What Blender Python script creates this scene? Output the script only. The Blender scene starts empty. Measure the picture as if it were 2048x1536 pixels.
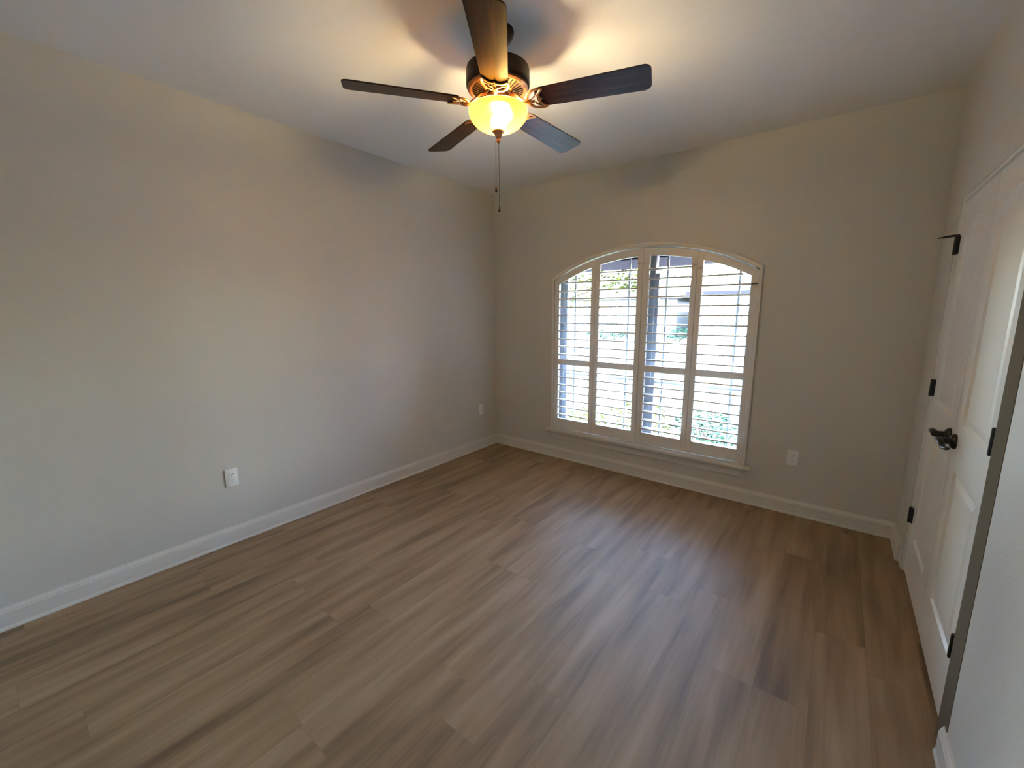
import bpy, bmesh, math, random
from mathutils import Vector, Matrix
R = math.radians
PI = math.pi
random.seed(7)
scene = bpy.context.scene
COL = scene.collection
W, D, H = 3.4726, 3.97, 2.74          # room width (x), depth (-y), height

# ------------------------------------------------------------------ camera, sky, sun, exposure
yaw, pitch, roll = -0.665, 0.1718, -0.0048
fw = Vector((math.sin(yaw)*math.cos(pitch), math.cos(yaw)*math.cos(pitch), -math.sin(pitch)))
rt = Vector((math.cos(yaw), -math.sin(yaw), 0)); up = rt.cross(fw)
r2 = math.cos(roll)*rt + math.sin(roll)*up; u2 = -math.sin(roll)*rt + math.cos(roll)*up
cd = bpy.data.cameras.new('camera'); cam = bpy.data.objects.new('camera', cd); COL.objects.link(cam)
m = Matrix((r2, u2, -fw)).transposed().to_4x4(); m.translation = Vector((3.0568, -3.601, 1.5117))
cam.matrix_world = m
cd.sensor_width = 36; cd.lens = 36*835.92/2048; cd.clip_start = 0.02; cd.clip_end = 400
scene.camera = cam

world = bpy.data.worlds.new('sky'); scene.world = world; world.use_nodes = True
wn = world.node_tree; bgn = wn.nodes['Background']
sky = wn.nodes.new('ShaderNodeTexSky'); sky.sky_type = 'NISHITA'; sky.sun_disc = False
sky.sun_elevation = R(48); sky.sun_rotation = R(82); sky.air_density = 1.0; sky.dust_density = 0.6
wn.links.new(sky.outputs[0], bgn.inputs[0]); bgn.inputs[1].default_value = 1.1
def light(name, kind, energy, color, **k):
    l = bpy.data.lights.new(name, kind); l.energy = energy; l.color = color
    for a, v in k.items(): setattr(l, a, v)
    o = bpy.data.objects.new(name, l); COL.objects.link(o); return o
sun = light('sun', 'SUN', 8.8, (.89, .965, 1.05), angle=R(.6))
sun.rotation_euler = Vector((-.90, -.14, -1.0)).to_track_quat('-Z', 'Y').to_euler()
portal = light('window_portal', 'AREA', 1, (1, 1, 1), shape='RECTANGLE', size=1.9, size_y=1.85)
portal.location = (1.667, .19, 1.18); portal.rotation_euler = (R(-90), 0, 0); portal.data.cycles.is_portal = True
vs = scene.view_settings
vs.view_transform = 'Standard'; vs.look = 'None'; vs.exposure = 4.25; vs.gamma = 1; vs.use_curve_mapping = False
scene.cycles.use_denoising = True
scene.cycles.max_bounces = 14; scene.cycles.diffuse_bounces = 8; scene.cycles.transparent_max_bounces = 16
scene.cycles.caustics_reflective = False; scene.cycles.caustics_refractive = False
scene.cycles.sample_clamp_indirect = 6

# ------------------------------------------------------------------ materials
def mat(name, col, rough=.5, metal=0, bump=0, bscale=200, var=0, vscale=3, spec=.5):
    m = bpy.data.materials.new(name); m.use_nodes = True; nt = m.node_tree; b = nt.nodes['Principled BSDF']
    b.inputs['Base Color'].default_value = (*col, 1); b.inputs['Roughness'].default_value = rough
    b.inputs['Metallic'].default_value = metal; b.inputs['Specular IOR Level'].default_value = spec
    tc = nt.nodes.new('ShaderNodeTexCoord')
    if bump:
        n = nt.nodes.new('ShaderNodeTexNoise'); n.inputs['Scale'].default_value = bscale; n.inputs['Detail'].default_value = 2
        bp = nt.nodes.new('ShaderNodeBump'); bp.inputs['Strength'].default_value = bump; bp.inputs['Distance'].default_value = .002
        nt.links.new(tc.outputs['Object'], n.inputs['Vector'])
        nt.links.new(n.outputs[0], bp.inputs['Height']); nt.links.new(bp.outputs[0], b.inputs['Normal'])
    if var:
        n = nt.nodes.new('ShaderNodeTexNoise'); n.inputs['Scale'].default_value = vscale; n.inputs['Detail'].default_value = 4
        mx = nt.nodes.new('ShaderNodeMix'); mx.data_type = 'RGBA'
        mx.inputs[6].default_value = (*[c*(1-var) for c in col], 1); mx.inputs[7].default_value = (*[min(1, c*(1+var)) for c in col], 1)
        nt.links.new(tc.outputs['Object'], n.inputs['Vector'])
        nt.links.new(n.outputs[0], mx.inputs[0]); nt.links.new(mx.outputs[2], b.inputs['Base Color'])
    return m
M = dict(
    wall=mat('wall_paint', (.60, .585, .535), .45, bump=.35, bscale=170, var=.02),
    ceil=mat('ceiling_paint', (.82, .82, .82), .7, bump=.3, bscale=120),
    trim=mat('trim_paint', (.67, .65, .60), .35),
    door=mat('door_paint', (.76, .755, .71), .38),
    strip=mat('door_side_dark', (.15, .125, .088), .9, bump=.2, spec=.03),
    shutter=mat('shutter_paint', (.74, .715, .66), .35),
    white=mat('white_plastic', (.82, .82, .80), .3),
    slot=mat('dark_slot', (.03, .03, .03), .6),
    black=mat('oil_rubbed_black', (.006, .005, .005), .34, metal=.15, var=.2, vscale=40),
    bronze=mat('oil_rubbed_bronze', (.030, .016, .010), .42, metal=.7, var=.3, vscale=25),
    copper=mat('brushed_copper_bronze', (.36, .19, .09), .34, metal=.85, var=.3, vscale=30),
    vinyl=mat('window_vinyl', (.32, .345, .40), .4),
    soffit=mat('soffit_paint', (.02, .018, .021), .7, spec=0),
    closet=mat('closet_dark', (.2, .19, .18), .8),
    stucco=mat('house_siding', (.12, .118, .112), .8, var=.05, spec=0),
    roof=mat('roof_shingle', (.03, .027, .024), .9, var=.25, vscale=8, spec=0),
    pane=mat('dark_pane', (.05, .07, .09), .1),
    bark=mat('bark', (.05, .04, .032), .9, bump=.5, bscale=20, var=.3, spec=0),
    leafy=mat('leaf_light', (.022, .027, .006), .6, var=.45, vscale=4, spec=0),
    leafd=mat('leaf_dark', (.007, .018, .011), .6, var=.4, vscale=5, spec=0),
    asphalt=mat('asphalt', (.09, .09, .09), .9, var=.1, vscale=12, spec=0),
    bounce_concrete=mat('bounce_concrete', (.72, .715, .70), .85, var=.08, vscale=5),
    bounce_gravel=mat('white_bounce_gravel', (.66, .655, .64), .9, bump=.6, bscale=60, var=.15, vscale=70),
    brick=mat('brick', (.33, .20, .15), .9, var=.25, vscale=9),
)
def grass_mat():
    m = mat('lawn_grass', (.065, .072, .05), .9, var=.4, vscale=6, spec=0); return m
M['grass'] = grass_mat()

def wood_blade():
    m = bpy.data.materials.new('dark_walnut'); m.use_nodes = True; nt = m.node_tree; b = nt.nodes['Principled BSDF']
    tc = nt.nodes.new('ShaderNodeTexCoord'); mp = nt.nodes.new('ShaderNodeMapping'); mp.inputs['Scale'].default_value = (2.5, 45, 45)
    n = nt.nodes.new('ShaderNodeTexNoise'); n.inputs['Scale'].default_value = 1.6; n.inputs['Detail'].default_value = 5
    cr = nt.nodes.new('ShaderNodeValToRGB'); e = cr.color_ramp.elements
    e[0].position = .35; e[0].color = (.018, .008, .005, 1); e[1].position = .7; e[1].color = (.075, .030, .014, 1)
    L = nt.links.new
    L(tc.outputs['Object'], mp.inputs[0]); L(mp.outputs[0], n.inputs[0]); L(n.outputs[0], cr.inputs[0]); L(cr.outputs[0], b.inputs['Base Color'])
    b.inputs['Roughness'].default_value = .30; b.inputs['Specular IOR Level'].default_value = .2
    return m
M['walnut'] = wood_blade()

def glass_mat():
    m = bpy.data.materials.new('window_glass'); m.use_nodes = True; nt = m.node_tree; nt.nodes.clear()
    o = nt.nodes.new('ShaderNodeOutputMaterial'); t = nt.nodes.new('ShaderNodeBsdfTransparent'); g = nt.nodes.new('ShaderNodeBsdfGlossy')
    g.inputs['Roughness'].default_value = .02; t.inputs[0].default_value = (.95, .97, .97, 1)
    f = nt.nodes.new('ShaderNodeFresnel'); f.inputs[0].default_value = 1.45; x = nt.nodes.new('ShaderNodeMixShader')
    L = nt.links.new; L(f.outputs[0], x.inputs[0]); L(t.outputs[0], x.inputs[1]); L(g.outputs[0], x.inputs[2]); L(x.outputs[0], o.inputs[0])
    return m
M['glass'] = glass_mat()

def bowl_mat():
    m = bpy.data.materials.new('amber_frosted_glass'); m.use_nodes = True; nt = m.node_tree; nt.nodes.clear(); L = nt.links.new
    o = nt.nodes.new('ShaderNodeOutputMaterial'); t = nt.nodes.new('ShaderNodeBsdfTranslucent'); d = nt.nodes.new('ShaderNodeBsdfPrincipled')
    t.inputs[0].default_value = (.34, .150, .014, 1); d.inputs['Base Color'].default_value = (.45, .25, .06, 1); d.inputs['Roughness'].default_value = .25
    rf = nt.nodes.new('ShaderNodeBsdfRefraction'); rf.inputs['Color'].default_value = (1, .80, .42, 1); rf.inputs['Roughness'].default_value = .62; rf.inputs['IOR'].default_value = 1.12
    x = nt.nodes.new('ShaderNodeMixShader'); x.inputs[0].default_value = .35; x2 = nt.nodes.new('ShaderNodeMixShader'); x2.inputs[0].default_value = .20
    tp = nt.nodes.new('ShaderNodeBsdfTransparent'); tp.inputs[0].default_value = (1, .86, .62, 1); x3 = nt.nodes.new('ShaderNodeMixShader'); x3.inputs[0].default_value = .13
    L(t.outputs[0], x.inputs[1]); L(d.outputs[0], x.inputs[2]); L(x.outputs[0], x2.inputs[1]); L(rf.outputs[0], x2.inputs[2]); L(x2.outputs[0], x3.inputs[1]); L(tp.outputs[0], x3.inputs[2]); L(x3.outputs[0], o.inputs[0])
    return m
M['bowl'] = bowl_mat()

def bulb_mat():
    m = bpy.data.materials.new('lit_bulb'); m.use_nodes = True; nt = m.node_tree; b = nt.nodes['Principled BSDF']
    b.inputs['Emission Color'].default_value = (1, .75, .4, 1); b.inputs['Emission Strength'].default_value = 22; return m
M['bulb'] = bulb_mat()

def floor_mat():
    m = bpy.data.materials.new('oak_plank_floor'); m.use_nodes = True; nt = m.node_tree; b = nt.nodes['Principled BSDF']; L = nt.links.new
    def N(t, **k):
        n = nt.nodes.new(t)
        for a, v in k.items(): setattr(n, a, v)
        return n
    def mth(op, a, b_=None, c=None):
        n = N('ShaderNodeMath', operation=op)
        for i, v in enumerate((a, b_, c)):
            if v is None: continue
            if isinstance(v, (int, float)): n.inputs[i].default_value = v
            else: L(v, n.inputs[i])
        return n.outputs[0]
    g = N('ShaderNodeNewGeometry'); sp = N('ShaderNodeSeparateXYZ'); L(g.outputs['Position'], sp.inputs[0])
    X, Y = sp.outputs[0], sp.outputs[1]
    u = mth('DIVIDE', mth('SUBTRACT', X, 2.18), .1847); k = mth('FLOOR', u); fu = mth('SUBTRACT', u, k)
    off = mth('MULTIPLY', mth('MULTIPLY', k, k), .345)
    v = mth('DIVIDE', mth('ADD', mth('ADD', Y, 1.16), off), 1.21); j = mth('FLOOR', v); fv = mth('SUBTRACT', v, j)
    cid = N('ShaderNodeCombineXYZ'); L(k, cid.inputs[0]); L(j, cid.inputs[1])
    wn_ = N('ShaderNodeTexWhiteNoise', noise_dimensions='2D'); L(cid.outputs[0], wn_.inputs[0])
    rnd = wn_.outputs[0]
    def noise(sx, sy, scale, det, seed):
        cb = N('ShaderNodeCombineXYZ')
        L(mth('MULTIPLY', X, sx), cb.inputs[0])
        L(mth('ADD', mth('MULTIPLY', Y, sy), mth('MULTIPLY', rnd, 37.0)), cb.inputs[1])
        L(mth('MULTIPLY', rnd, seed), cb.inputs[2])
        n = N('ShaderNodeTexNoise'); n.inputs['Scale'].default_value = scale; n.inputs['Detail'].default_value = det
        n.inputs['Distortion'].default_value = .3
        L(cb.outputs[0], n.inputs[0]); return n.outputs[0]
    broad = noise(1.0, .10, 13.0, 2, 19.0)      # soft dark cathedral streaks along the board
    fine = noise(1.0, .035, 95.0, 4, 53.0)      # fine grain
    tone = mth('ADD', mth('MULTIPLY', mth('SUBTRACT', rnd, .5), .12),
               mth('ADD', mth('MULTIPLY', mth('SUBTRACT', broad, .5), 1.15), mth('MULTIPLY', mth('SUBTRACT', fine, .5), .30)))
    t = mth('ADD', tone, .5)
    cr = N('ShaderNodeValToRGB'); e = cr.color_ramp.elements
    e[0].position = .18; e[0].color = (.155, .100, .054, 1); e[1].position = .82; e[1].color = (.390, .273, .168, 1)
    n2 = cr.color_ramp.elements.new(.5); n2.color = (.292, .190, .102, 1)
    L(t, cr.inputs[0])
    eu = mth('MULTIPLY', mth('MINIMUM', fu, mth('SUBTRACT', 1.0, fu)), .1847); ev = mth('MULTIPLY', mth('MINIMUM', fv, mth('SUBTRACT', 1.0, fv)), 1.21)
    seam = mth('LESS_THAN', mth('MINIMUM', eu, ev), .0011)
    mx = N('ShaderNodeMix', data_type='RGBA'); L(mth('MULTIPLY', seam, .28), mx.inputs[0]); L(cr.outputs[0], mx.inputs[6]); mx.inputs[7].default_value = (.10, .07, .045, 1)
    L(mx.outputs[2], b.inputs['Base Color'])
    b.inputs['Specular IOR Level'].default_value = .36
    L(mth('ADD', .42, mth('MULTIPLY', fine, .14)), b.inputs['Roughness'])
    bp = N('ShaderNodeBump'); bp.inputs['Strength'].default_value = .12; bp.inputs['Distance'].default_value = .001
    L(mth('SUBTRACT', fine, mth('MULTIPLY', seam, 1.5)), bp.inputs['Height']); L(bp.outputs[0], b.inputs['Normal'])
    return m
M['floor'] = floor_mat()

# ------------------------------------------------------------------ geometry helpers
def obj(name, bm, material, parent=None, smooth=False, recalc=True):
    if recalc: bmesh.ops.recalc_face_normals(bm, faces=bm.faces)
    me = bpy.data.meshes.new(name); bm.to_mesh(me); bm.free()
    if material: me.materials.append(M[material])
    if smooth:
        me.polygons.foreach_set('use_smooth', [True]*len(me.polygons))
        me.set_sharp_from_angle(angle=R(40))
    o = bpy.data.objects.new(name, me); COL.objects.link(o)
    if parent: o.parent = parent
    return o
def empty(name, loc=(0, 0, 0), rz=0):
    o = bpy.data.objects.new(name, None); COL.objects.link(o); o.location = loc; o.rotation_euler = (0, 0, rz); o.empty_display_size = .1
    return o
def tag(o, label=None, cat=None, group=None, kind=None):
    if label: o['label'] = label
    if cat: o['category'] = cat
    if group: o['group'] = group
    if kind: o['kind'] = kind
    return o
def struct(o, label, cat): return tag(o, label, cat, kind='structure')
def B(): return bmesh.new()
def box(bm, x0, x1, y0, y1, z0, z1, bev=0, seg=1, mat4=None):
    vs_ = [bm.verts.new((x, y, z)) for x in (x0, x1) for y in (y0, y1) for z in (z0, z1)]
    fs = [bm.faces.new([vs_[i] for i in f]) for f in ((0, 1, 3, 2), (4, 6, 7, 5), (0, 4, 5, 1), (2, 3, 7, 6), (0, 2, 6, 4), (1, 5, 7, 3))]
    g = vs_
    if bev:
        es = list({e for f in fs for e in f.edges})
        r = bmesh.ops.bevel(bm, geom=es, offset=bev, segments=seg, profile=.6, affect='EDGES'); g = list(set(r['verts']) | {v for v in vs_ if v.is_valid})
    if mat4: bmesh.ops.transform(bm, matrix=mat4, verts=g)
    return g
def lathe(bm, prof, n=48, c=(0, 0, 0), cap=False):
    """prof: (r, z) list turned about the z axis through c"""
    rings = []
    for r, z in prof:
        if r < 1e-6: rings.append([bm.verts.new((c[0], c[1], c[2]+z))]); continue
        rings.append([bm.verts.new((c[0]+r*math.cos(2*PI*i/n), c[1]+r*math.sin(2*PI*i/n), c[2]+z)) for i in range(n)])
    for a, b in zip(rings, rings[1:]):
        for i in range(n):
            i2 = (i+1) % n
            if len(a) == 1 and len(b) > 1: bm.faces.new((a[0], b[i], b[i2]))
            elif len(b) == 1 and len(a) > 1: bm.faces.new((a[i], b[0], a[i2]))
            elif len(a) > 1: bm.faces.new((a[i], b[i], b[i2], a[i2]))
    return rings
def tube(bm, pts, rad, n=8, closed=False, flat=1.0):
    pts = [Vector(p) for p in pts]; rads = rad if isinstance(rad, (list, tuple)) else [rad]*len(pts)
    rings = []; prev = None; L = len(pts)
    for i, p in enumerate(pts):
        a = pts[(i-1) % L] if closed or i > 0 else p; b = pts[(i+1) % L] if closed or i < L-1 else p
        t = (b-a).normalized()
        if prev is None:
            ref = Vector((0, 0, 1)) if abs(t.z) < .9 else Vector((1, 0, 0)); s = t.cross(ref).normalized()
        else:
            s = (prev - t*prev.dot(t)).normalized()
        prev = s; q = s.cross(t)
        rings.append([bm.verts.new(p + (s*math.cos(2*PI*k/n) + q*math.sin(2*PI*k/n)*flat)*rads[i]) for k in range(n)])
    for i in range(L if closed else L-1):
        a, b = rings[i], rings[(i+1) % L]
        for k in range(n): bm.faces.new((a[k], a[(k+1) % n], b[(k+1) % n], b[k]))
    if not closed:
        bm.faces.new(rings[0]); bm.faces.new(rings[-1][::-1])
def sweep_profile(bm, prof, p0, p1, nrm):
    """prof: (offset along nrm, z) closed outline swept from p0 to p1"""
    n = Vector((nrm[0], nrm[1], 0)); a = [bm.verts.new(Vector((p0[0], p0[1], 0)) + n*o + Vector((0, 0, z))) for o, z in prof]
    b = [bm.verts.new(Vector((p1[0], p1[1], 0)) + n*o + Vector((0, 0, z))) for o, z in prof]
    k = len(prof)
    for i in range(k): bm.faces.new((a[i], a[(i+1) % k], b[(i+1) % k], b[i]))
    bm.faces.new(a); bm.faces.new(b[::-1])

# ------------------------------------------------------------------ the setting: room shell
CX, RAD, CZ = 1.662, 1.79, .288            # arched window: centre line, arch radius, arch centre height
def arch(x, d=0): return CZ + math.sqrt(max(0, RAD*RAD - (x-CX)**2)) - d
bm = B(); box(bm, -.15, W+.15, -D-.15, .16, -.12, 0); struct(obj('floor', bm, 'floor'), 'oak-look vinyl plank floor running toward the window', 'floor')
bm = B(); box(bm, -.15, W+.85, -D-.15, .16, H, H+.15); struct(obj('ceiling', bm, 'ceil'), 'flat white ceiling with the fan', 'ceiling')
bm = B(); box(bm, -.15, 0, -D-.15, .16, 0, H); struct(obj('wall_left', bm, 'wall'), 'long bare greige wall with two outlets', 'wall')
bm = B(); box(bm, 0, W+.85, -D-.15, -D, 0, H); struct(obj('wall_front', bm, 'wall'), 'wall behind the camera', 'wall')
# window wall with an arched opening
OX0, OX1, OZ0, TH = CX-.885, CX+.885, .312, .16
bm = B()
xs = [OX0 + (OX1-OX0)*i/28 for i in range(29)]
def oz(x): return arch(x, .030)
grid = {}
def V(x, z):
    key = (round(x, 5), round(z, 5))
    if key not in grid: grid[key] = bm.verts.new((x, 0, z))
    return grid[key]
def Q(*p): return bm.faces.new([V(*q) for q in p])
X0, X1 = 0, W+.15
for i in range(28):
    a, b = xs[i], xs[i+1]
    Q((a, oz(a)), (b, oz(b)), (b, H), (a, H)); Q((a, 0), (b, 0), (b, OZ0), (a, OZ0))
zl = oz(OX0); zr = oz(OX1)
Q((X0, 0), (OX0, 0), (OX0, OZ0), (X0, OZ0)); Q((X0, OZ0), (OX0, OZ0), (OX0, zl), (X0, zl)); Q((X0, zl), (OX0, zl), (OX0, H), (X0, H))
Q((OX1, 0), (X1, 0), (X1, OZ0), (OX1, OZ0)); Q((OX1, OZ0), (X1, OZ0), (X1, zr), (OX1, zr)); Q((OX1, zr), (X1, zr), (X1, H), (OX1, H))
r = bmesh.ops.extrude_face_region(bm, geom=list(bm.faces))
bmesh.ops.translate(bm, verts=[v for v in r['geom'] if isinstance(v, bmesh.types.BMVert)], vec=(0, TH, 0))
struct(obj('wall_back', bm, 'wall'), 'greige wall holding the arched window', 'wall')
# closet wall with the double-door opening
YF, YN, ZT = -.412, -1.660, 2.062
bm = B()
box(bm, W, W+.12, YF, 0, 0, H); box(bm, W, W+.12, -D, YN, 0, H); box(bm, W, W+.12, YN, YF, ZT, H)
struct(obj('wall_right', bm, 'wall'), 'greige wall around the closet doors', 'wall')
bm = B()
box(bm, W+.70, W+.85, -D, .16, 0, H); box(bm, W+.12, W+.70, 0, .16, 0, H); box(bm, W+.12, W+.70, -D, -D+.1, -.12, H); box(bm, W+.15, W+.85, -D-.15, .16, -.12, 0)
struct(obj('wall_closet', bm, 'closet'), 'dark closet behind the double doors', 'wall')

# baseboards: ogee top, quarter-round shoe
PROF = [(0, 0), (.019, 0), (.019, .006), (.0165, .014), (.014, .018), (.014, .086), (.0115, .090), (.0115, .094), (.009, .102), (.005, .108), (.0045, .1146), (0, .1146)]
bm = B(); sweep_profile(bm, PROF, (0, -D), (0, 0), (1, 0)); struct(obj('baseboard_left', bm, 'trim'), 'white baseboard along the long bare wall', 'baseboard')
bm = B(); sweep_profile(bm, PROF, (0, 0), (W, 0), (0, -1)); struct(obj('baseboard_back', bm, 'trim'), 'white baseboard under the arched window', 'baseboard')
bm = B(); sweep_profile(bm, PROF, (W, 0), (W, -.325), (-1, 0)); sweep_profile(bm, PROF, (W, -1.748), (W, -D), (-1, 0))
struct(obj('baseboard_right', bm, 'trim'), 'white baseboard either side of the closet doors', 'baseboard')

# ------------------------------------------------------------------ closet double doors
bm = B()
box(bm, W+.004, W+.12, YF-.014, YF, 0, ZT); box(bm, W+.004, W+.12, YN, YN+.014, 0, ZT); box(bm, W+.004, W+.12, YN+.014, YF-.014, ZT-.014, ZT)
struct(obj('trim_1', bm, 'door'), 'thin white door jamb around the closet doors', 'door jamb')
bm = B(); box(bm, W-.0015, W, YF, YF+.087, 0, ZT+.004, .0005); struct(obj('trim_2', bm, 'wall'), 'narrow greige strip between closet doors and window wall', 'door trim')
bm = B(); box(bm, W-.0015, W, YN-.118, YN, 0, ZT+.004, .0005); struct(obj('trim_3', bm, 'strip'), 'narrow dark brown strip at the hinge side nearest the camera', 'door trim')  # near strip, coloured darker than the wall and the far strip

def door_leaf(name, label, ya, yb, hinge_y, seam_y):
    """leaf spans ya (far) .. yb (near); front face looks to -x"""
    root = empty(name, (W, hinge_y, 0)); struct(root, label, 'door')
    XF = .014; z0, z1 = .014, 2.046; y0, y1 = yb-hinge_y, ya-hinge_y
    bm = B()
    def outline(d, zlo, zhi, rise):
        a, b = y0+.108+d, y1-.108-d; lo, hi = zlo+d, zhi-d
        pts = [(a, lo), (b, lo)]
        n = 14
        for i in range(n+1):
            t = i/n; pts.append((b+(a-b)*t, hi + rise*(math.sin(PI*t)**.8 if rise else 0)))
        return pts
    panels = [outline, outline]
    spec = [(.245, .845, 0), (1.030, 1.862, .072)]
    ov = [bm.verts.new((XF, y, z)) for y, z in ((y0, z0), (y1, z0), (y1, z1), (y0, z1))]
    edges = [bm.edges.new((ov[i], ov[(i+1) % 4])) for i in range(4)]
    for zlo, zhi, rise in spec:
        loops = []
        for d, dep in ((0, 0), (.010, .009), (.022, .009), (.050, .003)):
            loops.append([bm.verts.new((XF+dep, y, z)) for y, z in outline(d, zlo, zhi, rise)])
        k = len(loops[0])
        for i in range(k): edges.append(bm.edges.new((loops[0][i], loops[0][(i+1) % k])))
        for A, C in zip(loops, loops[1:]):
            for i in range(k): bm.faces.new((A[i], A[(i+1) % k], C[(i+1) % k], C[i]))
        bm.faces.new(loops[-1])
    bmesh.ops.triangle_fill(bm, edges=edges, use_beauty=True)
    bv = [bm.verts.new((XF+.035, y, z)) for y, z in ((y0, z0), (y1, z0), (y1, z1), (y0, z1))]
    for i in range(4): bm.faces.new((ov[i], ov[(i+1) % 4], bv[(i+1) % 4], bv[i]))
    bm.faces.new(bv)
    obj('door_panel', bm, 'door', root)
    sgn = 1 if seam_y < hinge_y else -1         # +1: far leaf (hinge beyond the seam)
    for hz in (1.836, 1.093, .350):
        bm = B()
        lathe(bm, [(0, -.0465), (.006, -.0465), (.0085, -.044), (.0085, -.0150), (.0080, -.0146), (.0085, -.0142), (.0085, .0142), (.0080, .0146), (.0085, .0150), (.0085, .044), (.006, .0465), (0, .0465)], 14, (.0015, 0, hz))
        box(bm, .004, .0138, -.0165, -.002, hz-.0445, hz+.0445); box(bm, .0, .0042, .002, .015, hz-.0445, hz+.0445) if sgn > 0 else box(bm, .0, .0042, -.012, -.002, hz-.0445, hz+.0445)
        h = obj('hinge', bm, 'black', root, True)
        if sgn > 0 and hz > 1.5:
            bm = B()
            lathe(bm, [(0, .0465), (.011, .0465), (.011, .052), (0, .052)], 14, (.0015, 0, hz))
            tube(bm, [(-.004, .003, hz+.049), (-.040, .020, hz+.047)], [.0065, .0055], 8); tube(bm, [(-.036, .018, hz+.047), (-.066, .034, hz+.045)], [.005, .0025], 8)
            obj('hinge_pin_stop', bm, 'black', h, True)
    # lever handle
    ly = seam_y - hinge_y + (.058 if sgn > 0 else -.058); lz = .957; dr = sgn      # lever points to the hinge side
    bm = B()
    prof = [(0, .020), (.018, .020), (.026, .016), (.032, .008), (.033, .0), (0, 0)]
    lathe(bm, prof, 28)
    bmesh.ops.transform(bm, matrix=Matrix.Translation((XF, ly, lz)) @ Matrix.Rotation(R(-90), 4, 'Y'), verts=bm.verts)
    hr = obj('lever_handle', bm, 'black', root, True)
    bm = B()
    tube(bm, [(XF-.016, ly, lz), (XF-.040, ly, lz), (XF-.050, ly+dr*.004, lz)], [.016, .014, .014], 12)
    pts = []; rr = []
    for i in range(15):
        t = i/14; pts.append((XF-.050-.006*math.sin(PI*t)+.012*t*t, ly - dr*.012 + dr*.128*t, lz + .009*math.sin(PI*1.6*t) - .010*t*t + .012*max(0, t-.75)*4))
        rr.append(.0145*(1-.35*t) if t < .95 else .007)
    tube(bm, pts, rr, 10, flat=.8)
    obj('lever', bm, 'black', hr, True)
    return root
door_leaf('door_1', 'far white closet door leaf, beside the window wall', -.429, -1.035, -.429, -1.037)
door_leaf('door_2', 'near white closet door leaf with arched upper panel', -1.039, -1.643, -1.643, -1.037)

# ------------------------------------------------------------------ window unit behind the shutters
win = empty('window_1', (CX, .12, 0)); struct(win, 'arched twin window behind the shutters, sun outside', 'window')
def wpart(name, fn, m, par=win, sm=False):
    bm = B(); fn(bm); bmesh.ops.translate(bm, verts=bm.verts, vec=(-CX, -.12, 0)); return obj(name, bm, m, par, sm)
def frame_fn(bm):
    box(bm, OX0, .835, .085, .155, OZ0, 1.84); box(bm, 2.505, OX1, .085, .155, OZ0, 1.84)
    box(bm, 1.615, 1.745, .085, .155, OZ0, 2.03, .004); box(bm, OX0, OX1, .085, .155, OZ0, .372)
    pts = [(x, arch(x, .030)) for x in xs]
    for (xa, za), (xb, zb) in zip(pts, pts[1:]):
        for y in (.085, .155): bm.faces.new([bm.verts.new(p) for p in ((xa, y, za-.028), (xb, y, zb-.028), (xb, y, zb+.004), (xa, y, za+.004))])
        bm.faces.new([bm.verts.new(p) for p in ((xa, .085, za-.028), (xb, .085, zb-.028), (xb, .155, zb-.028), (xa, .155, za-.028))])
wpart('window_frame', frame_fn, 'vinyl')
for a, b in ((.835, 1.615), (1.745, 2.505)):
    def sash(bm, a=a, b=b):
        box(bm, a, a+.030, .100, .140, .372, 1.0+.83); box(bm, b-.030, b, .100, .140, .372, 1.83); box(bm, a, b, .100, .140, .372, .400)
        box(bm, a+.03, b-.03, .112, .128, .872, .888)
    s = wpart('sash', sash, 'vinyl')
    def grille(bm, a=a, b=b):
        for x in ((.949, 1.500) if a < 1 else (1.839, 2.397)): box(bm, x-.007, x+.007, .113, .127, .40, min(arch(x, .06), 2.02))
    wpart('grille', grille, 'vinyl', s)
    def pane(bm, a=a, b=b):
        n = 10; lo = [bm.verts.new((a+(b-a)*i/n, .1205, .375)) for i in range(n+1)]; hi = [bm.verts.new((a+(b-a)*i/n, .1205, arch(a+(b-a)*i/n, .05))) for i in range(n+1)]
        for i in range(n): bm.faces.new((lo[i], lo[i+1], hi[i+1], hi[i]))
    wpart('pane', pane, 'glass', s)

# stool and apron
bm = B(); box(bm, .706, 2.604, -.052, .02, .283, .308, .005, 2); struct(obj('trim_4', bm, 'trim', None, True), 'white window stool under the shutters', 'window sill')
bm = B(); sweep_profile(bm, [(0, .205), (.008, .205), (.014, .213), (.014, .268), (.018, .276), (.018, .283), (0, .283)], (.775, 0), (2.548, 0), (0, -1))
struct(obj('trim_5', bm, 'trim'), 'white moulded apron under the window stool', 'window apron')

# ------------------------------------------------------------------ plantation shutters
shut = empty('plantation_shutter', (CX, 0, .308)); tag(shut, 'white arched plantation shutter with four louvered panels over the window', 'shutter')
fr = empty('shutter_frame'); fr.parent = shut
bm = B()
FO0, FO1 = CX-.905, CX+.905; FW = .027
def fpath(d):
    n = 40; a, b = FO0+d, FO1-d; dt = d*1.28
    pts = [(a, .308)] + [(a+(b-a)*i/n, arch(a+(b-a)*i/n, dt)) for i in range(n+1)] + [(b, .308)]
    return pts
prof = [(0, 0), (0, -.016), (.004, -.022), (FW-.006, -.022), (FW-.003, -.019), (FW, -.019), (FW, .030), (.012, .030), (.012, 0)]
loops = [[bm.verts.new((x-CX, y, z-.308)) for x, z in fpath(d)] for d, y in prof]
for i in range(len(loops)):
    A, C = loops[i], loops[(i+1) % len(loops)]
    for k in range(len(A)-1): bm.faces.new((A[k], A[k+1], C[k+1], C[k]))
obj('casing', bm, 'shutter', fr, True)
bm = B(); box(bm, -.88, .88, -.004, .028, 0.0001, .0095); obj('sill_strip', bm, 'shutter', fr)
PX = [.787, 1.2265, 1.6685, 2.1085, 2.547]
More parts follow.
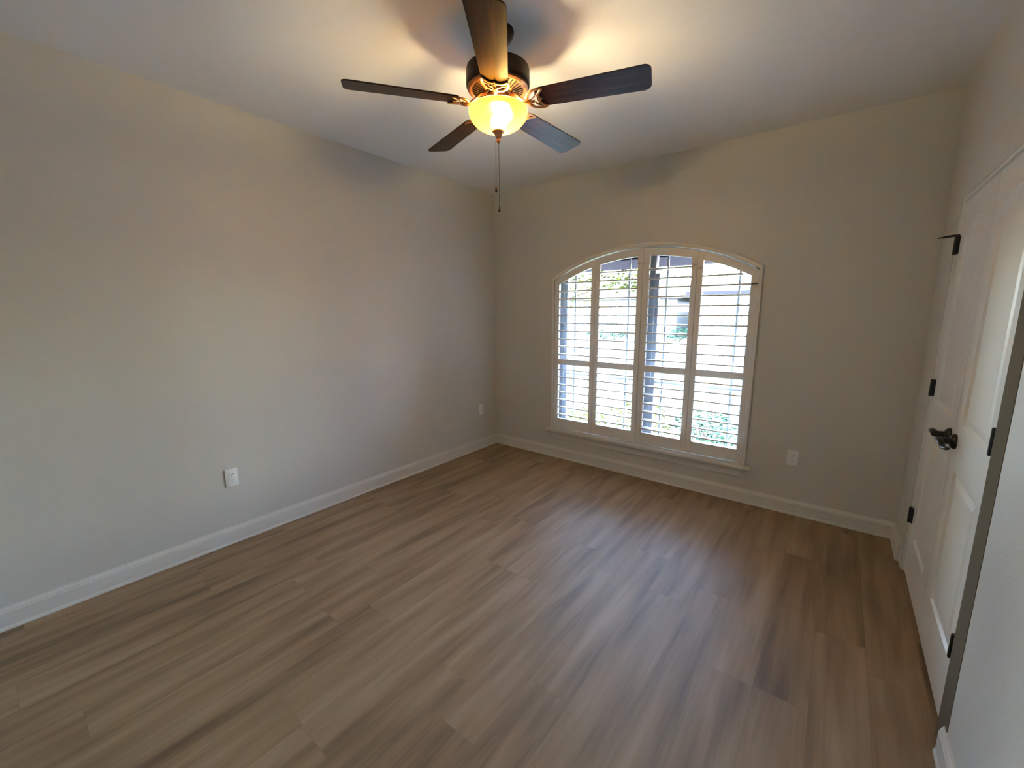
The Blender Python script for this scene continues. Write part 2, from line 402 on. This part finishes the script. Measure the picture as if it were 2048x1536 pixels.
ZB, ZOPB, ZD0, ZD1 = .326, .428, .983, 1.040
TILT = [(1, 9), (1, 6), (1, 1.5), (1, 10)]
LAB = ['white louvered shutter panel nearest the long bare wall', 'white louvered shutter panel second from the bare wall, left of the centre joint',
       'white louvered shutter panel with a dark window post behind its slats', 'white louvered shutter panel nearest the closet doors']
for i in range(4):
    a, b = PX[i]+(.002 if i == 0 else .0008), PX[i+1]-(.002 if i == 3 else .0008)
    st0 = .050 if i in (0, 3) else .043; sl = {0: .050, 1: .043, 2: .056, 3: .043}[i]; sr = {0: .043, 1: .047, 2: .043, 3: .050}[i]
    root = empty('shutter_panel', Vector((a if i in (0, 2) else b, 0, ZB))-shut.location); root.parent = shut; root['label'] = LAB[i]
    T = Matrix.Translation(-Vector(root.location)-shut.location)
    ya, yb = -.014, .014
    bm = B()
    n = 16; X = [a+(b-a)*k/n for k in range(n+1)]
    il, ir = a+sl, b-sr
    box(bm, a, il, ya, yb, ZB, arch(il, .16), .003); box(bm, ir, b, ya, yb, ZB, arch(ir, .16), .003)
    box(bm, il, ir, ya+.001, yb-.001, ZB+.0005, ZOPB); box(bm, il, ir, ya+.001, yb-.001, ZD0, ZD1)
    if i < 3: box(bm, b-.012, b+.010, .0145, .019, ZB, arch(b+.01, .06))
    # arched top rail closing over both stiles
    def zin(x): return arch(min(max(x, il), ir), .108) if il <= x <= ir else arch(min(max(x, il), ir), .17)
    XX = sorted(set([a, il-1e-4, b, ir+1e-4] + [il+(ir-il)*k/n for k in range(n+1)]))
    tl = [[bm.verts.new((x, y, z)) for y, z in ((ya, zin(x)), (ya, arch(x, .044)), (yb, arch(x, .044)), (yb, zin(x)))] for x in XX]
    for A, C in zip(tl, tl[1:]):
        for k in range(4): bm.faces.new((A[k], A[(k+1) % 4], C[(k+1) % 4], C[k]))
    bm.faces.new(tl[0]); bm.faces.new(tl[-1][::-1])
    bmesh.ops.transform(bm, matrix=T, verts=bm.verts); obj('panel_frame', bm, 'shutter', root)
    def louvers(zs, tilt):
        bm = B(); t = R(tilt)
        for z in zs:
            x0, x1 = il-.001, ir+.001
            lim = lambda x: arch(x, .108)-.012
            while x0 < il+.12 and lim(x0) < z: x0 += .004
            while x1 > ir-.12 and lim(x1) < z: x1 -= .004
            ell = []
            for k in range(14):                     # slim slat with blunt rounded edges
                ph = PI/2*(1 if k < 7 else -1) + PI*((k % 7)/6); sgn_ = -1 if k < 7 else 1
                y = sgn_*.039 + .0058*math.cos(ph); w_ = .0058*math.sin(ph)
                ell.append((y*math.cos(t)+w_*math.sin(t), -y*math.sin(t)+w_*math.cos(t)))
            A = [bm.verts.new((x0, p, z+q)) for p, q in ell]; C = [bm.verts.new((x1, p, z+q)) for p, q in ell]
            for k in range(14): bm.faces.new((A[k], A[(k+1) % 14], C[(k+1) % 14], C[k]))
            bm.faces.new(A); bm.faces.new(C[::-1])
        bmesh.ops.transform(bm, matrix=T, verts=bm.verts); return obj('louvers', bm, 'shutter', root, True)
    louvers([1.089+.0766*k for k in range(11 if i in (1, 2) else 10)], TILT[i][0])
    louvers([.472+.0766*k for k in range(7)], TILT[i][1])
    if i in (0, 3):
        for hz in (.55, 1.62):
            bm = B(); hx = a-.001 if i == 0 else b+.001
            lathe(bm, [(0, -.032), (.0045, -.032), (.0045, .032), (0, .032)], 10, (hx, -.019, hz)); box(bm, hx-.012, hx+.012, -.0165, -.0145, hz-.03, hz+.03)
            bmesh.ops.transform(bm, matrix=T, verts=bm.verts); obj('hinge', bm, 'white', root, True)

# ------------------------------------------------------------------ electrical outlets
def outlet(loc, rz, label):
    root = empty('electrical_outlet', loc, rz); tag(root, label, 'outlet', 'white duplex wall outlets')   # local: +y out of wall, x along wall
    bm = B(); box(bm, -.037, .037, 0, .006, -.060, .060, .0035, 2); obj('cover_plate', bm, 'white', root, True)
    for s in (1, -1):
        bm = B(); n = 24; pts = []
        for k in range(n):
            ph = 2*PI*k/n; pts.append((.0175*math.cos(ph), max(-.0125, min(.0125, .0175*math.sin(ph)))+s*.0195))
        f = [bm.verts.new((x, .0078, z)) for x, z in pts]; g = [bm.verts.new((x, .004, z)) for x, z in pts]
        bm.faces.new(f)
        for k in range(n): bm.faces.new((f[k], f[(k+1) % n], g[(k+1) % n], g[k]))
        rc = obj('receptacle', bm, 'white', root)
        bm = B(); zc = s*.0195
        box(bm, -.0080, -.0058, .0070, .0081, zc-.002, zc+.007); box(bm, .0058, .0080, .0070, .0081, zc-.001, zc+.006); lathe(bm, [(0, .0), (.0025, 0), (.0025, .0011), (0, .0011)], 10)
        vv = bm.verts[-22:] if False else [v for v in bm.verts if abs(v.co.x) < .003 and v.co.z < .002 and abs(v.co.y) < .003]
        bmesh.ops.transform(bm, matrix=Matrix.Translation((0, .0070, zc-.0075)) @ Matrix.Rotation(R(-90), 4, 'X'), verts=vv)
        obj('slots', bm, 'slot', rc)
    bm = B(); lathe(bm, [(0, .0018), (.002, .0016), (.0032, 0)], 12); bmesh.ops.transform(bm, matrix=Matrix.Translation((0, .006, 0)) @ Matrix.Rotation(R(-90), 4, 'X'), verts=bm.verts); obj('screw', bm, 'white', root, True)
outlet((0, -2.692, .448), R(-90), 'white wall outlet low on the long wall, nearer the camera')
outlet((0, -.266, .448), R(-90), 'white wall outlet on the long wall, close to the room corner')
outlet((2.867, 0, .436), R(180), 'white wall outlet between the arched window and the closet doors')

# ------------------------------------------------------------------ ceiling fan
FX, FY, ZBL = 1.716, -1.984, 2.443
fan = empty('ceiling_fan', (FX, FY, H)); tag(fan, 'five-blade dark walnut ceiling fan with a lit amber bowl', 'ceiling fan')
def z_(z): return z-H
def fl(name, prof, m, par=fan, n=56):
    bm = B(); lathe(bm, [(r, z_(z)) for r, z in prof], n); return obj(name, bm, m, par, True)
fl('canopy', [(0, H), (.072, H), (.074, H-.008), (.070, H-.022), (.055, H-.045), (.032, H-.058), (.016, H-.062), (0, H-.062)], 'bronze')
fl('downrod', [(0, 2.69), (.0125, 2.69), (.0125, 2.61), (.026, 2.607), (.026, 2.598), (0, 2.598)], 'bronze')
fl('motor_housing', [(0, 2.604), (.09, 2.598), (.128, 2.594), (.140, 2.587), (.143, 2.577), (.144, 2.53), (.143, 2.514), (.140, 2.509), (.134, 2.506), (0, 2.506)], 'bronze')
# ribbed vent ring under the motor
bm = B()
lathe(bm, [(.139, z_(2.509)), (.137, z_(2.502)), (.129, z_(2.497)), (.121, z_(2.499)), (.118, z_(2.502)), (.072, z_(2.487)), (.068, z_(2.483)), (.062, z_(2.484)), (.060, z_(2.505))], 72)
vent = obj('vent_ring', bm, 'copper', fan, True)
bm = B()
for k in range(36):
    a = 2*PI*(k+.5)/36
    mt = Matrix.Rotation(a, 4, 'Z') @ Matrix.Translation((.096, 0, z_(2.4935))) @ Matrix.Rotation(R(-16.7), 4, 'Y')
    box(bm, -.019, .019, -.0031, .0031, -.0016, .002, mat4=mt)
obj('vent_slots', bm, 'slot', vent)
fl('flywheel', [(0, 2.496), (.060, 2.496), (.064, 2.490), (.064, 2.480), (.058, 2.476), (0, 2.476)], 'bronze')
fl('switch_housing', [(0, 2.478), (.050, 2.478), (.056, 2.472), (.056, 2.446), (.062, 2.440), (.066, 2.434), (.060, 2.428), (0, 2.428)], 'copper')
# blades and blade irons
TH0 = 4.086
def blade_mesh():
    bm = B(); r0, r1 = .185, .667; hw0, hw1 = .056, .0695; rc = .030
    out = []
    for k in range(9): t = k/8*PI/2; out.append((r1-rc+rc*math.sin(t), hw1-rc+rc*math.cos(t)))
    for k in range(9): t = k/8*PI/2; out.append((r1-rc+rc*math.cos(t), -(hw1-rc)-rc*math.sin(t)))
    for k in range(6): t = k/5*PI/2; out.append((r0+.02-.02*math.sin(t), -hw0+.02-.02*math.cos(t)))
    for k in range(6): t = k/5*PI/2; out.append((r0+.02-.02*math.cos(t), hw0-.02+.02*math.sin(t)))
    A = [bm.verts.new((x, y, .003)) for x, y in out]; C = [bm.verts.new((x, y, -.003)) for x, y in out]
    bm.faces.new(A); bm.faces.new(C[::-1])
    for k in range(len(out)): bm.faces.new((A[k], A[(k+1) % len(out)], C[(k+1) % len(out)], C[k]))
    return bm
def iron_mesh():
    bm = B(); zz = -.0065
    # neck from the flywheel, splitting into two rounded horns joined by a wavy bar under the blade
    tube(bm, [(.058, 0, .038), (.085, 0, .030), (.110, 0, .006), (.132, 0, zz-.002), (.150, 0, zz)], [.012, .0115, .011, .011, .009], 10, flat=.6)
    tube(bm, [(.120, 0, zz-.004), (.150, 0, zz-.010), (.176, 0, zz-.008)], [.006, .0085, .005], 8)
    for s in (1, -1):
        arc = [(.140, 0, zz), (.142, s*.016, zz), (.150, s*.033, zz), (.164, s*.047, zz), (.184, s*.056, zz), (.206, s*.058, zz), (.222, s*.054, zz-.001)]
        tube(bm, arc, [.007, .0075, .0075, .007, .0065, .006, .0045], 8, flat=.55)
        tube(bm, [(.150, s*.004, zz), (.168, s*.014, zz), (.182, s*.030, zz), (.186, s*.044, zz)], [.006, .0055, .005, .004], 8, flat=.55)
    wav = [(.222, .054, zz), (.209, .044, zz), (.198, .030, zz), (.194, .015, zz), (.199, 0, zz), (.194, -.015, zz), (.198, -.030, zz), (.209, -.044, zz), (.222, -.054, zz)]
    tube(bm, wav, [.0045, .006, .0065, .006, .0065, .006, .0065, .006, .0045], 8, flat=.6)
    return bm
bl = ir_ = None
for k in range(5):
    a = TH0 + k*2*PI/5
    if bl is None:
        bl = obj('blade', blade_mesh(), 'walnut', fan); ir_ = obj('blade_iron', iron_mesh(), 'copper', fan, True)
        scs = []
        for p in ((.176, .020), (.176, -.020), (.205, 0)):
            bm = B(); lathe(bm, [(0, -.0125), (.0035, -.0115), (.005, -.009), (.005, -.006)], 10, (p[0], p[1], 0)); scs.append(obj('screw', bm, 'copper', ir_, True))
        b2, i2 = bl, ir_
    else:
        b2 = bl.copy(); i2 = ir_.copy(); COL.objects.link(b2); COL.objects.link(i2)
        for sc_ in scs: s2 = sc_.copy(); COL.objects.link(s2); s2.parent = i2
    rot = Matrix.Rotation(a, 4, 'Z') @ Matrix.Translation((0, 0, z_(ZBL))) @ Matrix.Rotation(R(-11.8), 4, 'X')
    b2.matrix_local = rot; i2.matrix_local = rot
# light kit
def bowl_prof():
    pts = []
    for k in range(21):
        t = k/20; ph = t*PI/2
        pts.append(((.134*math.sin(ph)**.92 if k else .0), 2.327 + .086*(1-math.cos(ph)**1.05)))
    pts += [(.1335, 2.420), (.129, 2.424)]
    return pts
bowl = fl('glass_bowl', bowl_prof(), 'bowl', n=72)
fl('finial', [(0, 2.341), (.024, 2.339), (.029, 2.332), (.028, 2.327), (.021, 2.322), (.0155, 2.311), (.0115, 2.302), (.008, 2.298), (.0075, 2.295), (.010, 2.292), (.0095, 2.286), (.006, 2.283), (.0045, 2.279), (.002, 2.276), (0, 2.276)], 'copper', bowl, 28)
fl('lamp_socket', [(0, 2.430), (.016, 2.430), (.016, 2.420), (0, 2.420)], 'white')
def cam_off(right, fwd): return .787*right-.617*fwd, .617*right+.787*fwd
BX, BY = cam_off(.030, -.014)
bm = B(); lathe(bm, [(0, z_(2.424)), (.009, z_(2.422)), (.010, z_(2.414)), (.016, z_(2.406)), (.019, z_(2.397)), (.015, z_(2.386)), (0, z_(2.380))], 20, (BX, BY, 0))
obj('bulb', bm, 'bulb', fan, True)
for (lx, ly), pw in ((cam_off(.030, -.014), 2.0), (cam_off(.002, .034), 1.9)):
    lamp = light('fan_lamp', 'POINT', pw, (1.0, .77, .42), shadow_soft_size=.024); lamp.location = (lx, ly, z_(2.401)); lamp.parent = fan
for dx, dy, zt, zb in ((-.0115, -.006, 2.290, 2.092), (.0005, .002, 2.278, 2.003)):
    bm = B(); n = int((zt-zb)/.0046)
    for k in range(n+1): bmesh.ops.create_icosphere(bm, subdivisions=1, radius=.0016, matrix=Matrix.Translation((dx, dy, z_(zt-.0046*k))))
    tube(bm, [(dx, dy, z_(zt)), (dx, dy, z_(zb))], .0008, 5)
    ch = obj('pull_chain', bm, 'bronze', fan, True)
    bm = B(); lathe(bm, [(0, z_(zb)), (.003, z_(zb)), (.005, z_(zb-.006)), (.0058, z_(zb-.014)), (0, z_(zb-.015))], 14, (dx, dy, 0)); obj('pull_bell', bm, 'copper', ch, True)
    bm = B(); bmesh.ops.create_uvsphere(bm, u_segments=14, v_segments=10, radius=.0058, matrix=Matrix.Translation((dx, dy, z_(zb-.0195)))); obj('pull_knob', bm, 'black', ch, True)

# ------------------------------------------------------------------ outside the window
GZ = -.28
bm = B(); box(bm, -70, 60, .16, 14, GZ-.3, GZ); struct(obj('ground', bm, 'grass'), 'sunlit front lawn beyond the window', 'lawn')
bm = B(); box(bm, -3, 4.3, .17, 1.25, GZ, GZ+.03); struct(obj('bounce_slab', bm, 'bounce_concrete'), 'pale slab added unseen below the window to bounce daylight in', 'bounce_slab')  # added out of view, bright so sunlight bounces up through the window
bm = B(); box(bm, -3, 4.3, 1.25, 2.3, GZ, GZ+.02); struct(obj('bounce_slab', bm, 'bounce_gravel'), 'white ground added unseen under the bushes to bounce daylight in', 'gravel bed')  # second bright ground strip, added out of view for the same daylight bounce
bm = B(); box(bm, -70, 60, 14, 20, GZ-.3, GZ-.02); struct(obj('road', bm, 'asphalt'), 'street beyond the lawn', 'road')
bm = B(); box(bm, -70, 60, 20, 90, GZ-.3, GZ+.01); struct(obj('ground', bm, 'grass'), 'lawn across the street', 'lawn')
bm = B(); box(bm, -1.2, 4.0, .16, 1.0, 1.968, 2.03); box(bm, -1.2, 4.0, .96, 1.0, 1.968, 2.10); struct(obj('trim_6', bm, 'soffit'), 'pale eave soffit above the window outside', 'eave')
bm = B(); box(bm, 4.4, 10, 2.6, 7.5, GZ, 2.9); struct(obj('wall_shade_wing', bm, 'brick'), 'unseen brick wing added beside the lawn to shade it', 'wall')  # stays out of view; added to cast shade over part of the lawn

def house(x0, x1, y0, y1, eave, ridge, label, wins, door_x):
    root = empty('house', ((x0+x1)/2, y0, GZ)); tag(root, label, 'house')
    o = Vector(root.location)
    def part(name, bm, m, par=root):
        bmesh.ops.translate(bm, verts=bm.verts, vec=-o); return obj(name, bm, m, par)
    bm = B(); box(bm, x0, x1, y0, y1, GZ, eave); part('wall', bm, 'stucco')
    bm = B(); ym = (y0+y1)/2; e = .5
    v = [bm.verts.new(p) for p in ((x0-e, y0-e, eave), (x1+e, y0-e, eave), (x1+e, y1+e, eave), (x0-e, y1+e, eave), (x0+3, ym, ridge), (x1-3, ym, ridge))]
    for f in ((0, 1, 5, 4), (2, 3, 4, 5), (1, 2, 5), (3, 0, 4), (0, 3, 2, 1)): bm.faces.new([v[i] for i in f])
    part('roof', bm, 'roof')
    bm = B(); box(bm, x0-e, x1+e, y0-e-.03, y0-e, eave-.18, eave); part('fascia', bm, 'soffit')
    for wx, ww, wz0, wz1 in wins:
        bm = B(); box(bm, wx-ww/2-.07, wx+ww/2+.07, y0-.05, y0, wz0-.07, wz1+.07); f = part('window', bm, 'white')
        bm = B(); box(bm, wx-ww/2, wx-.03, y0-.06, y0-.05, wz0, wz1); box(bm, wx+.03, wx+ww/2, y0-.06, y0-.05, wz0, wz1); part('pane', bm, 'pane', f)
    bm = B(); box(bm, door_x-.5, door_x+.5, y0-.06, y0, GZ+.1, 1.9); part('door', bm, 'vinyl')
    return root
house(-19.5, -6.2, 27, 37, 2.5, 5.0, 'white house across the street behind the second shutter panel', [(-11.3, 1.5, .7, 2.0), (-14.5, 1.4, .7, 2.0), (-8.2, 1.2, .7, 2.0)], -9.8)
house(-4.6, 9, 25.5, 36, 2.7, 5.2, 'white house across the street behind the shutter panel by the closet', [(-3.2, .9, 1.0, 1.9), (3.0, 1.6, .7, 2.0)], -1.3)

def foliage(bm, c, rad, n, size, rnd):
    for _ in range(n):
        while True:
            p = Vector((rnd.uniform(-1, 1), rnd.uniform(-1, 1), rnd.uniform(-1, 1)))
            if .15 < p.length < 1: break
        p = Vector((p.x*rad[0], p.y*rad[1], p.z*rad[2])) + Vector(c)
        q = Matrix.Rotation(rnd.uniform(0, 6.28), 3, 'Z') @ Matrix.Rotation(rnd.uniform(-1.2, 1.2), 3, 'X')
        s = size*rnd.uniform(.6, 1.3)
        pts = [(-.5, 0, 0), (-.1, .28, .05), (.5, 0, 0), (-.1, -.28, .05)]
        bm.faces.new([bm.verts.new(p + q @ (Vector(t)*s)) for t in pts])
def tree(x, y, h, limbs, blobs, label, lm, seed, leaf=.16, nleaf=260):
    rnd = random.Random(seed); root = empty('tree', (x, y, GZ)); tag(root, label, 'tree')
    bm = B(); tube(bm, [(0, 0, 0), (.05, .02, h*.3), (-.03, .05, h*.6), (.05, 0, h)], [.22, .17, .13, .06], 10)
    for pts, r in limbs: tube(bm, pts, [r*(1-.75*i/(len(pts)-1)) for i in range(len(pts))], 7)
    obj('trunk', bm, 'bark', root, True)
    bm = B()
    for c, rad in blobs: foliage(bm, c, rad, nleaf, leaf, rnd)
    obj('crown', bm, lm, root, recalc=False)
tree(-5.6, 9.5, 4.6, [([(0, 0, 1.9), (1.2, 0, 2.35), (2.6, .1, 2.7)], .09), ([(0, 0, 2.2), (-1.4, .3, 3.2), (-2, .2, 4)], .08), ([(0, 0, 2.6), (.6, -.8, 3.4), (1.1, -1, 4.2)], .07)],
     [((1.8, 0, 3.2), (1.4, 1.1, .8)), ((0, 0, 4.8), (1.9, 1.7, 1.2)), ((-1.6, .2, 4.0), (1.3, 1.2, 1.0)), ((3.0, .2, 2.75), (.8, .7, .45)), ((.9, -.6, 3.9), (1.3, 1.0, .9))],
     'light green tree on the lawn behind the second shutter panel', 'leafy', 3)
tree(2.6, 8.6, 4.2, [([(0, 0, 2.2), (-.9, -.2, 2.62), (-1.7, -.3, 2.95)], .08), ([(0, 0, 2.6), (.8, .4, 3.5), (1.2, .3, 4.2)], .07)],
     [((-1.5, -.2, 3.5), (1.2, 1.0, .6)), ((.2, 0, 4.6), (1.6, 1.5, 1.1)), ((1.2, .2, 4.0), (1.2, 1.1, .9))],
     'light green tree with a bare branch behind the shutter panel by the closet', 'leafy', 5)
tree(-9.4, 17, 3.6, [([(0, 0, 1.5), (.7, 0, 2.3)], .07)], [((0, 0, 3.4), (1.6, 1.4, 1.2)), ((.8, -.2, 2.6), (1.2, 1, .8)), ((-1, .3, 2.8), (1.1, 1, .8))], 'light green street tree behind the first shutter panel', 'leafy', 11)

def shrub(x, y, rx, h, label, lm, seed, leaf=.05, n=900, group=None):
    rnd = random.Random(seed); root = empty('shrub', (x, y, GZ)); tag(root, label, 'shrub', group)
    bm = B()
    for k in range(9):
        a = rnd.uniform(0, 6.28); rr = rnd.uniform(.1, .7)*rx
        tube(bm, [(0, 0, 0), (rr*.5*math.cos(a), rr*.5*math.sin(a), h*.45), (rr*math.cos(a), rr*math.sin(a), h*.85)], [.014, .010, .004], 5)
    obj('stems', bm, 'bark', root)
    bm = B(); foliage(bm, (0, 0, h*.55), (rx, rx*.85, h*.5), n, leaf, rnd); obj('leaves', bm, lm, root, recalc=False)
shrub(1.05, 1.75, .42, .66, 'light green bush outside behind the lower slats of the third shutter panel', 'leafy', 21)
shrub(1.85, 1.65, .40, .60, 'green bush outside behind the lower slats of the shutter panel by the closet', 'leafd', 22)
shrub(.15, 1.8, .38, .36, 'low green bush outside below the second shutter panel', 'leafy', 23)
shrub(-.75, 1.9, .38, .38, 'low green bush outside below the shutter panel nearest the bare wall', 'leafy', 24)
shrub(-8.6, 20.8, 1.5, .62, 'dark green hedge clump across the street, farther from the closet side', 'leafd', 31, .14, 700)
shrub(-4.1, 20.8, .75, .85, 'dark green bush across the street behind the third shutter panel', 'leafd', 32, .12, 600)
